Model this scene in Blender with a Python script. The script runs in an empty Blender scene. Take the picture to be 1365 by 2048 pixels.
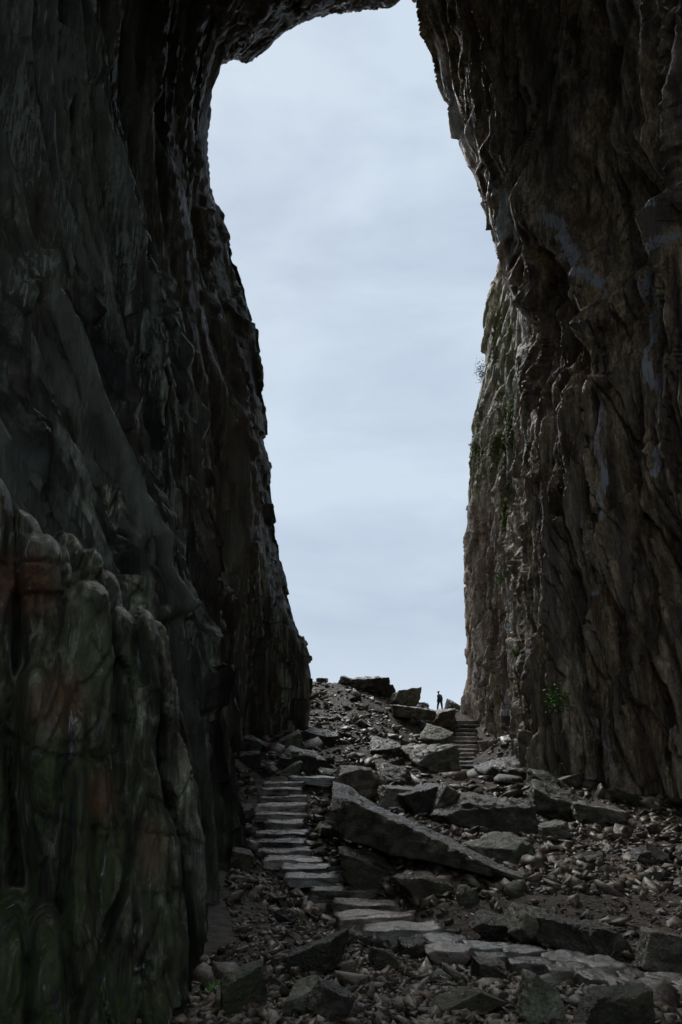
import bpy, bmesh, math, random
import numpy as np
from mathutils import Vector, Matrix
from mathutils.bvhtree import BVHTree

random.seed(7)
rng = np.random.default_rng(7)
S = bpy.context.scene
COL = S.collection

# ------------------------------------------------------------------ camera
F_PX, W_PX, H_PX = 1500.0, 1365.0, 2048.0
PITCH = math.atan(376.0 / F_PX)
cam_d = bpy.data.cameras.new('camera')
cam = bpy.data.objects.new('camera', cam_d)
COL.objects.link(cam)
cam_d.sensor_fit = 'VERTICAL'
cam_d.sensor_height = 36.0
cam_d.lens = 36.0 * F_PX / H_PX
cam_d.clip_start = 0.05
cam_d.clip_end = 20000
cam.location = (0, 0, 0)
cam.rotation_euler = (math.radians(90) + PITCH, 0, 0)
S.camera = cam

# ------------------------------------------------------------------ world, sun, exposure
SUN_EL, SUN_AZ = math.radians(41), math.radians(-17)      # azimuth measured from +Y, west negative
w = bpy.data.worlds.new('World')
S.world = w
w.use_nodes = True
nt = w.node_tree
nt.nodes.clear()
out = nt.nodes.new('ShaderNodeOutputWorld')
bg = nt.nodes.new('ShaderNodeBackground')
bg.inputs['Strength'].default_value = 0.082
sky = nt.nodes.new('ShaderNodeTexSky')
sky.sky_type = 'NISHITA'
sky.sun_disc = False
sky.sun_elevation = SUN_EL
sky.sun_rotation = SUN_AZ
sky.air_density = 1.0
sky.dust_density = 2.0
tc = nt.nodes.new('ShaderNodeTexCoord')
mp = nt.nodes.new('ShaderNodeMapping')
mp.inputs['Scale'].default_value = (1.0, 1.0, 2.6)
n1 = nt.nodes.new('ShaderNodeTexNoise')
n1.inputs['Scale'].default_value = 2.3
n1.inputs['Detail'].default_value = 7
n1.inputs['Roughness'].default_value = 0.55
n1.inputs['Distortion'].default_value = 0.35
rp = nt.nodes.new('ShaderNodeValToRGB')
rp.color_ramp.elements[0].position = 0.40
rp.color_ramp.elements[0].color = (4.95, 5.9, 7.3, 1)
rp.color_ramp.elements[1].position = 0.60
rp.color_ramp.elements[1].color = (6.2, 7.25, 8.4, 1)
mix = nt.nodes.new('ShaderNodeMix')
mix.data_type = 'RGBA'
mix.inputs[0].default_value = 0.975
nt.links.new(tc.outputs['Generated'], mp.inputs['Vector'])
nt.links.new(mp.outputs[0], n1.inputs['Vector'])
nt.links.new(n1.outputs['Fac'], rp.inputs[0])
nt.links.new(sky.outputs[0], mix.inputs[6])
sxyz = nt.nodes.new('ShaderNodeSeparateXYZ'); nt.links.new(tc.outputs['Generated'], sxyz.inputs[0])
hz = nt.nodes.new('ShaderNodeMapRange'); hz.inputs['From Min'].default_value = 0.0; hz.inputs['From Max'].default_value = 0.10
hz.inputs['To Min'].default_value = 0.75; hz.inputs['To Max'].default_value = 0.0
nt.links.new(sxyz.outputs['Z'], hz.inputs['Value'])
mh = nt.nodes.new('ShaderNodeMix'); mh.data_type = 'RGBA'
mh.inputs[7].default_value = (6.5, 7.6, 8.8, 1)
nt.links.new(hz.outputs[0], mh.inputs[0]); nt.links.new(rp.outputs[0], mh.inputs[6])
nt.links.new(mh.outputs[2], mix.inputs[7])
nt.links.new(mix.outputs[2], bg.inputs['Color'])
nt.links.new(bg.outputs[0], out.inputs['Surface'])

sun_d = bpy.data.lights.new('sun', 'SUN')
sun_d.energy = 1.5
sun_d.angle = math.radians(22)
sun_d.color = (1.0, 0.97, 0.93)
sun = bpy.data.objects.new('sun', sun_d)
COL.objects.link(sun)
sdir = Vector((math.sin(SUN_AZ) * math.cos(SUN_EL), math.cos(SUN_AZ) * math.cos(SUN_EL), math.sin(SUN_EL)))
sun.rotation_euler = sdir.to_track_quat('Z', 'Y').to_euler()
S.view_settings.view_transform = 'Standard'
S.view_settings.look = 'None'
S.view_settings.exposure = 0.3
S.view_settings.gamma = 1.0
S.view_settings.use_curve_mapping = False
S.cycles.diffuse_bounces = 5
S.cycles.glossy_bounces = 3
S.cycles.max_bounces = 6
S.cycles.sample_clamp_indirect = 4.0
S.cycles.use_denoising = True
S.cycles.use_adaptive_sampling = False

# ------------------------------------------------------------------ picking points from the picture
CT, ST = math.cos(PITCH), math.sin(PITCH)
def P(px, py, Y):
    up = H_PX / 2 - py
    yw = F_PX * CT - up * ST
    zw = F_PX * ST + up * CT
    return np.array([(px - W_PX / 2) / yw * Y, Y, zw / yw * Y])
def ray(px, py):
    v = P(px, py, 1.0)
    return Vector(v / np.linalg.norm(v))
def to_px(p):
    X, Y, Z = p[:, 0], p[:, 1], p[:, 2]
    d = Y * CT + Z * ST
    u = -Y * ST + Z * CT
    d = np.where(d < 0.05, 0.05, d)
    return W_PX / 2 + F_PX * X / d, H_PX / 2 - F_PX * u / d

# ------------------------------------------------------------------ noise
_perm = rng.permutation(256).astype(np.int32)
_perm = np.concatenate([_perm, _perm, _perm])
_g = rng.normal(size=(256, 3)); _g /= np.linalg.norm(_g, axis=1)[:, None]
_g = _g.astype(np.float32)
def perlin(x, y, z):
    x = np.asarray(x, np.float32); y = np.asarray(y, np.float32); z = np.asarray(z, np.float32)
    x, y, z = np.broadcast_arrays(x, y, z)
    xi = np.floor(x).astype(np.int32); yi = np.floor(y).astype(np.int32); zi = np.floor(z).astype(np.int32)
    xf, yf, zf = x - xi, y - yi, z - zi
    xi &= 255; yi &= 255; zi &= 255
    u = xf * xf * xf * (xf * (xf * 6 - 15) + 10)
    v = yf * yf * yf * (yf * (yf * 6 - 15) + 10)
    t = zf * zf * zf * (zf * (zf * 6 - 15) + 10)
    def gr(a, b, c):
        h = _perm[_perm[_perm[xi + a] + yi + b] + zi + c]
        g = _g[h]
        return g[..., 0] * (xf - a) + g[..., 1] * (yf - b) + g[..., 2] * (zf - c)
    x00 = gr(0, 0, 0) * (1 - u) + gr(1, 0, 0) * u
    x10 = gr(0, 1, 0) * (1 - u) + gr(1, 1, 0) * u
    x01 = gr(0, 0, 1) * (1 - u) + gr(1, 0, 1) * u
    x11 = gr(0, 1, 1) * (1 - u) + gr(1, 1, 1) * u
    return ((x00 * (1 - v) + x10 * v) * (1 - t) + (x01 * (1 - v) + x11 * v) * t) * 1.5
def fbm(x, y, z, o=4, gain=0.5):
    s = 0; a = 1; f = 1
    for i in range(o):
        s = s + a * perlin(x * f + 17.3 * i, y * f + 5.1 * i, z * f - 9.7 * i)
        a *= gain; f *= 2.03
    return s
def ridged(x, y, z, o=4, gain=0.5):
    s = 0; a = 1; f = 1
    for i in range(o):
        s = s + a * (1 - 2.2 * np.abs(perlin(x * f + 31.3 * i, y * f + 7.1 * i, z * f - 3.7 * i)))
        a *= gain; f *= 2.07
    return s - 0.35
def flakes(x, y, z):
    """saw-toothed steps: broken plates standing proud one above the other"""
    n = fbm(x, y, z, 3) * 3.0
    f = n - np.floor(n)
    return np.where(f < 0.82, f / 0.82, (1 - f) / 0.18) - 0.5

def plates(u, v, seed=0, edge=0.0):
    """broken plates: every cell of an irregular mosaic is a tilted flat facet standing proud or sunk"""
    u = np.asarray(u, np.float32); v = np.asarray(v, np.float32)
    ui = np.floor(u).astype(np.int32); vi = np.floor(v).astype(np.int32)
    best = np.full(u.shape, 9.0, np.float32); val = np.zeros(u.shape, np.float32); sec = best.copy()
    for du in (-1, 0, 1):
        for dv in (-1, 0, 1):
            a, b = (ui + du) & 255, (vi + dv) & 255
            h = _perm[_perm[a + seed] + b]
            cx = ui + du + .5 + .9 * (_g[h, 0] * .6); cy = vi + dv + .5 + .9 * (_g[h, 1] * .6)
            dx, dy = u - cx, v - cy
            d = dx * dx + dy * dy
            m = d < best
            sec = np.where(m, best, np.minimum(sec, d))
            val = np.where(m, (_g[(h + 71) & 255, 2]) * .6 + dx * _g[(h + 13) & 255, 0] * 1.4 + dy * _g[(h + 29) & 255, 1] * .9, val)
            best = np.where(m, d, best)
    if edge: val = val - edge * np.clip(1 - (np.sqrt(sec) - np.sqrt(best)) / .12, 0, 1)
    return val

def fissure(u, v, w, wd):
    """deep narrow cracks: 1 along the crack, 0 away from it"""
    n = perlin(u, v, w) + .35 * perlin(u * 2.1, v * 2.3, w + 5)
    m = np.clip(perlin(u * .6, v * 1.3, w + 9) * 3 + .6, 0, 1)
    return np.clip(1 - np.abs(n) / wd, 0, 1) ** .7 * m

def tps(pts, vals):
    """thin-plate interpolation of scattered control points"""
    pts = np.asarray(pts, float); vals = np.asarray(vals, float)
    n = len(pts)
    def K(a, b):
        r2 = ((a[:, None] - b[None]) ** 2).sum(-1)
        return 0.5 * r2 * np.log(r2 + 1e-9)
    A = np.zeros((n + 3, n + 3))
    A[:n, :n] = K(pts, pts) + np.eye(n) * 0.08
    A[:n, n] = 1; A[:n, n + 1:] = pts
    A[n, :n] = 1; A[n + 1:, :n] = pts.T
    c = np.linalg.solve(A, np.concatenate([vals, np.zeros(3)]))
    def f(q):
        q = np.asarray(q, float)
        o = np.empty(len(q))
        for i in range(0, len(q), 60000):
            b = q[i:i + 60000]
            o[i:i + 60000] = K(b, pts) @ c[:n] + c[n] + b @ c[n + 1:]
        return o
    return f

# ------------------------------------------------------------------ objects
def tag(o, label=None, cat=None, group=None, kind=None):
    if label: o['label'] = label
    if cat: o['category'] = cat
    if group: o['group'] = group
    if kind: o['kind'] = kind
    return o
def np_mesh(name, verts, faces, mat=None, smooth=False, attrs=None):
    """faces: (n,k) int array, one k for all"""
    me = bpy.data.meshes.new(name)
    verts = np.ascontiguousarray(verts, np.float32); faces = np.ascontiguousarray(faces, np.int32)
    n, k = faces.shape
    me.vertices.add(len(verts)); me.vertices.foreach_set('co', verts.ravel())
    me.loops.add(n * k); me.loops.foreach_set('vertex_index', faces.ravel())
    me.polygons.add(n)
    me.polygons.foreach_set('loop_start', np.arange(0, n * k, k, dtype=np.int32))
    me.polygons.foreach_set('loop_total', np.full(n, k, np.int32))
    if smooth: me.polygons.foreach_set('use_smooth', np.ones(n, bool))
    me.update(calc_edges=True)
    for an, av in (attrs or {}).items():
        a = me.attributes.new(an, 'FLOAT', 'POINT')
        a.data.foreach_set('value', np.ascontiguousarray(av, np.float32))
    if mat: me.materials.append(mat)
    return me
def link(name, me, parent=None):
    o = bpy.data.objects.new(name, me); COL.objects.link(o)
    if parent: o.parent = parent
    return o
def empty(name, loc=(0, 0, 0), rz=0):
    o = bpy.data.objects.new(name, None); COL.objects.link(o)
    o.location = loc; o.rotation_euler = (0, 0, rz)
    return o
def grid_faces(nu, nv, flip=False):
    i = np.arange((nu - 1) * (nv - 1)); a = i // (nv - 1) * nv + i % (nv - 1)
    f = np.stack([a, a + nv, a + nv + 1, a + 1], 1)
    return f[:, ::-1] if flip else f

# ------------------------------------------------------------------ materials
def nodes_of(m):
    m.use_nodes = True
    t = m.node_tree
    return t, t.nodes['Principled BSDF']
def lnk(t, a, b): t.links.new(a, b)
def ramp(t, fac, stops):
    r = t.nodes.new('ShaderNodeValToRGB')
    e = r.color_ramp.elements
    while len(e) < len(stops): e.new(0.5)
    for i, (p, c) in enumerate(stops):
        e[i].position = p; e[i].color = (*c, 1)
    if fac is not None: lnk(t, fac, r.inputs[0])
    return r.outputs[0]
def mixc(t, fac, a, b, mode='MIX'):
    m = t.nodes.new('ShaderNodeMix'); m.data_type = 'RGBA'; m.blend_type = mode
    for s, i in ((fac, 0), (a, 6), (b, 7)):
        if isinstance(s, (int, float)): m.inputs[i].default_value = s
        elif isinstance(s, tuple): m.inputs[i].default_value = (*s, 1)
        else: lnk(t, s, m.inputs[i])
    return m.outputs[2]
def mth(t, op, a, b=None, c=None, clamp=False):
    m = t.nodes.new('ShaderNodeMath'); m.operation = op; m.use_clamp = clamp
    for s, i in ((a, 0), (b, 1), (c, 2)):
        if s is None: continue
        if isinstance(s, (int, float)): m.inputs[i].default_value = s
        else: lnk(t, s, m.inputs[i])
    return m.outputs[0]
def noise(t, scale, sc=(1, 1, 1), detail=6, rough=0.6, dist=0.0, rot=(0, 0, 0)):
    g = t.nodes.new('ShaderNodeNewGeometry')
    mp = t.nodes.new('ShaderNodeMapping'); mp.inputs['Scale'].default_value = sc
    mp.inputs['Rotation'].default_value = rot
    n = t.nodes.new('ShaderNodeTexNoise'); n.inputs['Scale'].default_value = scale
    n.inputs['Detail'].default_value = detail; n.inputs['Roughness'].default_value = rough
    n.inputs['Distortion'].default_value = dist
    lnk(t, g.outputs['Position'], mp.inputs[0]); lnk(t, mp.outputs[0], n.inputs['Vector'])
    return n.outputs['Fac']
def attr(t, name):
    a = t.nodes.new('ShaderNodeAttribute'); a.attribute_name = name
    return a.outputs['Fac']
def rock_wall_mat(name, dark, midc, light, warm, moss, vs=0.22, rough=0.52, k=1.0, lt=0.43, limec=(0.86, 0.89, 0.92)):
    m = bpy.data.materials.new(name); t, b = nodes_of(m)
    st = (1, 1, vs)
    big = noise(t, 0.16, st, 5, 0.55, 0.4)
    fine = noise(t, 1.7 * k, st, 9, 0.68, 0.5)
    grain = noise(t, 6 * k, (1, 1, 0.4), 8, 0.8)
    c = ramp(t, fine, [(0.39, dark), (0.50, midc), (0.62, light)])
    wf = ramp(t, big, [(0.45, (0, 0, 0)), (0.56, (1, 1, 1))])
    c = mixc(t, mth(t, 'MULTIPLY', wf, 0.4), c, warm)
    c = mixc(t, 0.75, c, ramp(t, grain, [(0.40, (0.30, 0.30, 0.30)), (0.60, (1.6, 1.6, 1.6))]), 'MULTIPLY')
    streak = noise(t, 0.9 * k, (1, 1, vs * .4), 6, 0.62, 0.3)
    c = mixc(t, 1.0, c, ramp(t, streak, [(0.41, (0.35, 0.34, 0.33)), (0.5, (0.9, 0.9, 0.88)), (0.60, (1.8, 1.85, 1.8))]), 'MULTIPLY')
    # crests lightened to paint in rim light along with lichen, moss, rust and white lime streaks carried by the mesh
    c = mixc(t, mth(t, 'MULTIPLY', attr(t, 'crest'), 0.85), c, light)
    mossn = mth(t, 'MULTIPLY', attr(t, 'moss'), ramp(t, noise(t, 3.0, (1, 1, .5), 6, 0.7), [(0.43, (0, 0, 0)), (0.54, (1, 1, 1))]), clamp=True)
    c = mixc(t, mossn, c, moss)
    rustn = mth(t, 'MULTIPLY', attr(t, 'rust'), ramp(t, noise(t, 1.6, (1, 1, .5), 6, 0.7), [(0.35, (0, 0, 0)), (0.6, (1, 1, 1))]), clamp=True)
    c = mixc(t, rustn, c, (0.27, 0.12, 0.055))
    stn = ramp(t, mth(t, 'MULTIPLY_ADD', attr(t, 'lime'), 0.25, noise(t, 9.0, (1, 1, .09), 7, 0.72, 0.25)), [(lt + .19, (0, 0, 0)), (lt + .30, (1, 1, 1))])
    c = mixc(t, stn, c, limec)
    lnk(t, c, b.inputs['Base Color'])
    lnk(t, mth(t, 'SUBTRACT', mth(t, 'MULTIPLY_ADD', fine, 0.5, rough - 0.25), mth(t, 'MULTIPLY', stn, .25), clamp=True), b.inputs['Roughness'])
    b.inputs['Specular IOR Level'].default_value = 0.55
    # relief finer than the mesh
    v = t.nodes.new('ShaderNodeBump'); v.inputs['Distance'].default_value = 0.9 / k; v.inputs['Strength'].default_value = 0.9
    lnk(t, fine, v.inputs['Height'])
    v2 = t.nodes.new('ShaderNodeBump'); v2.inputs['Distance'].default_value = 0.28 / k; v2.inputs['Strength'].default_value = 0.7
    lnk(t, noise(t, 4 * k, (1, 1, 0.3), 9, 0.78, 0.2), v2.inputs['Height'])
    lnk(t, v.outputs[0], v2.inputs['Normal']); lnk(t, v2.outputs[0], b.inputs['Normal'])
    return m
def stone_mat(name, stops, rough=0.55, wet=0.0, bump=0.03, sc=1.0, mossy=0.0, strata=None):
    m = bpy.data.materials.new(name); t, b = nodes_of(m)
    g = t.nodes.new('ShaderNodeNewGeometry'); oi = t.nodes.new('ShaderNodeObjectInfo')
    r = mth(t, 'FRACT', mth(t, 'ADD', attr(t, 'rnd'), oi.outputs['Random']))
    n = noise(t, 1.6 * sc, (1, 1, 1.6), 8, 0.65, 0.3)
    c = ramp(t, mth(t, 'ADD', mth(t, 'MULTIPLY_ADD', n, 1.3, -0.36), mth(t, 'MULTIPLY', r, 0.5)), stops)
    sp = noise(t, 22 * sc, (1, 1, 1), 5, 0.7)
    c = mixc(t, 0.7, c, ramp(t, sp, [(0.40, (0.5, 0.5, 0.5)), (0.60, (1.4, 1.4, 1.4))]), 'MULTIPLY')
    tint = ramp(t, mth(t, 'FRACT', mth(t, 'MULTIPLY', r, 7.3)), [(0.0, (1.0, 0.90, 0.78)), (0.5, (0.95, 1.0, 0.90)), (1.0, (1.1, 0.95, 0.78))])
    c = mixc(t, 0.8, c, tint, 'MULTIPLY')
    if mossy:
        mn = ramp(t, noise(t, 0.9 * sc, (1, 1, 1), 6, 0.65), [(0.50, (0, 0, 0)), (0.64, (1, 1, 1))])
        c = mixc(t, mth(t, 'MULTIPLY', mn, mossy), c, (0.07, 0.085, 0.03))
    lnk(t, c, b.inputs['Base Color'])
    rr = ramp(t, noise(t, 2.5 * sc, (1, 1, 1), 4, 0.6), [(0.35, (max(0.12, rough - 0.22 - wet * .2),) * 3), (0.65, (rough + 0.12,) * 3)])
    lnk(t, rr, b.inputs['Roughness'])
    b.inputs['Specular IOR Level'].default_value = 0.5
    v = t.nodes.new('ShaderNodeBump'); v.inputs['Distance'].default_value = bump * 1.5; v.inputs['Strength'].default_value = 0.8
    if strata:
        lnk(t, noise(t, 3.0, strata[0], 8, 0.7, 0.2, strata[1]), v.inputs['Height'])
    else:
        lnk(t, noise(t, 6 * sc, (1, 1, 1.5), 8, 0.68, 0.3), v.inputs['Height'])
    lnk(t, v.outputs[0], b.inputs['Normal'])
    return m
def plain_mat(name, col, rough=0.7, var=0.3, scale=8):
    m = bpy.data.materials.new(name); t, b = nodes_of(m)
    n = noise(t, scale, (1, 1, 1), 5, 0.6)
    c = ramp(t, n, [(0.3, tuple(x * (1 - var) for x in col)), (0.7, tuple(min(1, x * (1 + var)) for x in col))])
    lnk(t, c, b.inputs['Base Color']); b.inputs['Roughness'].default_value = rough
    return m

M = {}
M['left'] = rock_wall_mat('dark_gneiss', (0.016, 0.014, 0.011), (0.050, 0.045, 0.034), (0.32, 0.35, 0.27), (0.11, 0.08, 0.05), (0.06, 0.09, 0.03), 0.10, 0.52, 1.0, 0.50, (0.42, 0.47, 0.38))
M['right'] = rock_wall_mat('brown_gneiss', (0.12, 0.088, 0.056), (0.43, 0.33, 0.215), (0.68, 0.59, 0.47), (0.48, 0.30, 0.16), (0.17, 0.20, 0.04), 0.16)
M['roof'] = rock_wall_mat('roof_gneiss', (0.08, 0.07, 0.055), (0.22, 0.19, 0.15), (0.34, 0.34, 0.33), (0.12, 0.10, 0.07), (0.05, 0.08, 0.03), 0.8)
M['buttress'] = rock_wall_mat('mossy_gneiss', (0.022, 0.021, 0.014), (0.095, 0.088, 0.056), (0.32, 0.33, 0.24), (0.17, 0.125, 0.06), (0.085, 0.11, 0.03), 0.35, 0.5, 3.2)
M['soil'] = stone_mat('rubble_soil', [(0.3, (0.022, 0.016, 0.011)), (0.55, (0.055, 0.041, 0.029)), (0.8, (0.11, 0.088, 0.066))], 0.8, 0, 0.15, 1.5)
M['rubble'] = stone_mat('rubble_stone', [(0.28, (0.030, 0.021, 0.014)), (0.58, (0.085, 0.063, 0.044)), (0.9, (0.28, 0.235, 0.185))], 0.55, 0.3, 0.02, 2.0)
M['boulder'] = stone_mat('boulder_stone', [(0.34, (0.022, 0.017, 0.013)), (0.58, (0.085, 0.072, 0.056)), (0.88, (0.33, 0.30, 0.255))], 0.42, 0.5, 0.09, 1.3, 0.25)
M['mossy'] = stone_mat('mossy_boulder_stone', [(0.34, (0.022, 0.020, 0.013)), (0.58, (0.085, 0.080, 0.056)), (0.88, (0.31, 0.31, 0.24))], 0.5, 0.3, 0.09, 1.6, 0.7)
M['step'] = stone_mat('wet_step_stone', [(0.25, (0.04, 0.034, 0.030)), (0.52, (0.13, 0.115, 0.106)), (0.9, (0.38, 0.355, 0.34))], 0.32, 0.5, 0.022, 1.6)
M['slab'] = stone_mat('layered_slab_stone', [(0.30, (0.034, 0.030, 0.022)), (0.55, (0.125, 0.115, 0.085)), (0.82, (0.38, 0.36, 0.29))], 0.42, 0.4, 0.09, 1.4, 0.35, ((1.2, 1.2, 7), (0, .42, .35)))
M['leaf'] = plain_mat('fern_leaf', (0.11, 0.24, 0.03), 0.5, 0.4, 9)
M['shrub'] = plain_mat('shrub_leaf', (0.05, 0.09, 0.03), 0.6, 0.4, 9)
M['twig'] = plain_mat('twig_bark', (0.09, 0.07, 0.05), 0.8)
M['moss'] = plain_mat('moss', (0.12, 0.19, 0.025), 0.85, 0.45, 5)

# ------------------------------------------------------------------ stains traced on the walls: distance to polylines as the eye sees them
def stain(pts, lines, blur=1.0):
    px, py = to_px(pts)
    v = np.zeros(len(pts))
    for w0, strength, ln in lines:
        ln = np.array(ln, float)
        best = np.full(len(pts), 1e9)
        for a, b in zip(ln[:-1], ln[1:]):
            d = b - a
            tt = np.clip(((px - a[0]) * d[0] + (py - a[1]) * d[1]) / (d @ d), 0, 1)
            best = np.minimum(best, np.hypot(px - a[0] - tt * d[0], py - a[1] - tt * d[1]))
        v = np.maximum(v, strength * np.clip(1.5 - best / (w0 * .75), 0, 1))
    return v
def blob(pts, items):
    px, py = to_px(pts); v = np.zeros(len(pts))
    for x, y, rx, ry, s in items:
        v = np.maximum(v, s * np.clip(1.5 - np.hypot((px - x) / rx, (py - y) / ry), 0, 1))
    return v

def wall(name, X, Ys, Zs, disp, mat, side, turn, attrs_fn):
    """side +1: rock lies to -X (left wall), -1: to +X; turn: (Y0, reach) rounds off the outer lip"""
    Yg, Zg = np.meshgrid(Ys, Zs, indexing='ij')
    Yf, Zf = Yg.ravel(), Zg.ravel()
    t = np.clip(Yf - turn, 0, None)
    Yb = np.minimum(Yf, turn)
    Xf = X(np.stack([np.maximum(Yb, -28), Zf], 1))
    # outer face turns away round the lip
    Xf = Xf - side * (t * 1.2 + t * t * 0.10 * 4)
    Yr = Yb + 3.5 * (1 - np.exp(-t / 3.0))
    base = np.stack([Xf, Yr, Zf], 1)
    G = base.reshape(len(Ys), len(Zs), 3)
    du = np.gradient(G, axis=0); dv = np.gradient(G, axis=1)
    N = np.cross(du, dv); N /= np.linalg.norm(N, axis=2)[..., None] + 1e-9
    if (N[..., 0].mean() > 0) != (side > 0): N = -N
    # smooth normals so that the displaced surface never folds
    N = N.reshape(-1, 3)
    d, hi = disp(base)
    pts = base + N * d[:, None]
    flip = side > 0
    me = np_mesh(name, pts, grid_faces(len(Ys), len(Zs), not flip), mat, False, attrs_fn(base, hi))
    o = link(name, me)
    return o, pts

def zspace(z0, z1, n, zc, k):
    """denser near zc"""
    s = np.linspace(math.asinh((z0 - zc) / k), math.asinh((z1 - zc) / k), n)
    return zc + k * np.sinh(s)

# ---- left wall
LC = []
def addc(L, Y, lst):
    for px, py in lst:
        p = P(px, py, Y); L.append((Y, p[2], p[0]))
addc(LC, 50, [(614, 1472), (627, 1380), (622, 1320), (605, 1270), (585, 1190), (575, 1140), (565, 1050), (555, 960), (540, 880), (535, 800), (530, 700), (525, 660), (505, 600), (488, 530), (470, 470), (452, 412), (425, 385), (405, 340), (395, 230)])
addc(LC, 44, [(500, 1485), (505, 1300), (495, 1100), (475, 900), (440, 700), (405, 450), (413, 340), (420, 270), (430, 215), (450, 150), (463, 118)])
addc(LC, 30, [(455, 1590), (445, 1400), (430, 1200), (400, 1000), (350, 700), (290, 400), (250, 100)])
addc(LC, 20, [(462, 1775), (425, 1600), (390, 1400), (340, 1200), (270, 1000), (170, 700), (60, 400)])
addc(LC, 12, [(425, 1925), (395, 1750), (350, 1500), (290, 1200), (200, 1000), (50, 700)])
addc(LC, 16, [(445, 1845), (410, 1650), (370, 1400), (310, 1150), (240, 950)])
LC += [(9, -4, -3.2), (9, -1, -3.8), (9, 2, -4.8), (9, 6, -6.0), (6, -3, -4.2), (6, 2, -5.2), (5, 8, -6.8)]
LC += [(0, -3, -4.0), (0, 3, -5.0), (0, 15, -8), (0, 35, -9), (8, 30, -10), (-12, -3, -6), (-12, 15, -9), (-12, 40, -10), (-28, -3, -12), (-28, 20, -13), (-28, 45, -12),
       (20, 45, -9), (30, 55, -7), (50, 62, -6), (12, 50, -8)]
LC = np.array(LC)
_fl = tps(LC[:, :2] * (1, .6), LC[:, 2])
XL = lambda q: _fl(q * (1, .6))
def disp_left(b):
    x, y, z = b.T
    y_ = 30 * np.log((np.clip(y, -3, 99) + 6) / 36) + 30          # finer joints towards the near end
    ga = np.clip((y + 6) / 36, .28, 1.1)
    a = y_ + 0.10 * z + 0.8 * fbm(y_ / 9, z / 40, 3.0, 2) + .15 * fbm(y_ / 2.2, z / 9, 6.0, 3)
    zz = z + 4
    near = np.clip((y + 3) / 20, 0.25, 1)
    lip = 1 - 0.5 * np.clip((y - 44) / 4, 0, 1)
    fine = 1 - 0.5 * np.clip((y - 42) / 4, 0, 1)
    patch = np.clip(.55 + 1.0 * fbm(y / 5, z / 14, 41.0, 3), .15, 1.3)
    nw = np.clip((20 - y) / 8, 0, 1)
    close = (ridged(a / .9, zz / 6, 44.0, 3, .55) * .20 + ridged(a / .45, zz / 7, 45.0, 2, .5) * .12 + plates(a / .7, zz / 7, 61, .3) * .10 - fissure(a / .8, zz / 11, 47.0, .09) * .5) * nw
    big = ridged(a / 8, zz / 90, 1.7, 2) * 0.85
    md = ridged(a / 3.0, zz / 50, 7.7, 2, 0.5) * 0.55
    pl = plates(a / 2.6, zz / 26, 3, .2) * .42 + plates(a / 1.1, zz / 9, 9, .3) * .18
    sm = (ridged(a / 1.2, zz / 24, 9.7, 2, 0.6) * 0.36 * patch + plates(a / .42, zz / 3.2, 39, .3) * .08) * (.3 + .7 * fine)
    fi = (ridged(a / 0.4, zz / 6, 5.7, 2, .5) * 0.07 * patch + plates(a / .17, zz / 1.0, 19, .2) * .035) * fine
    ang = fbm(y / 3.1, z / 2.6, 8.3, 5, 0.55) * 0.12
    fs = (fissure(a / 2.8, zz / 45, 61.0, .07) * 1.0 + fissure(a / 1.2, zz / 20, 71.0, .09) * .45) * fine
    d = (big * near + (md + pl) * ga + ang * ga * .7) * lip + (sm + fi - fs) * np.clip(ga * 1.5, 0, 1.1) * (lip * .7 + .3) + close * .9 + (plates(y / 2.0, z / 2.6, 85) * .32 + plates(y / .9, z / .8, 95) * .09) * np.clip((y - 43) / 4, 0, 1)
    d = d - .9 * (.25 + .75 * lip * np.clip(near * 1.5, 0, 1)) + relief(b, RIBL, []) * ga
    return d, np.clip(sm * 3.0 + fi * 5 - 0.1, 0, 1)
RIBL = [(9, .8, [(245, 250), (262, 420), (300, 620), (318, 800), (330, 1000), (372, 1220), (400, 1420)]), (8, .7, [(420, 420), (432, 640), (455, 780), (482, 980), (490, 1200), (500, 1400)]),
        (12, .7, [(118, 60), (135, 300), (150, 480), (165, 640)]), (8, .6, [(195, 0), (215, 170), (225, 300), (260, 520), (290, 700)]), (7, .6, [(350, 560), (372, 760), (400, 960), (425, 1150), (440, 1350), (455, 1500)]),
        (10, .6, [(60, 520), (80, 700), (120, 860), (150, 980), (200, 1130)]), (8, .6, [(200, 700), (240, 900), (285, 1100), (330, 1230)])]
RIBR = [(26, 1.3, [(1020, 300), (1100, 430), (1165, 540), (1190, 640), (1200, 760)]), (26, 1.3, [(1400, 360), (1320, 480), (1250, 590), (1195, 660)]),
        (12, .9, [(985, 340), (1020, 480), (1062, 600)]), (14, .7, [(1130, 620), (1128, 900), (1120, 1200), (1128, 1540)]), (12, .7, [(1205, 760), (1215, 960), (1205, 1200), (1195, 1400)]),
        (12, .7, [(1290, 700), (1300, 900), (1285, 1150), (1295, 1400)]), (10, .5, [(1060, 700), (1068, 900), (1060, 1150), (1065, 1380)])]
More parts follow.
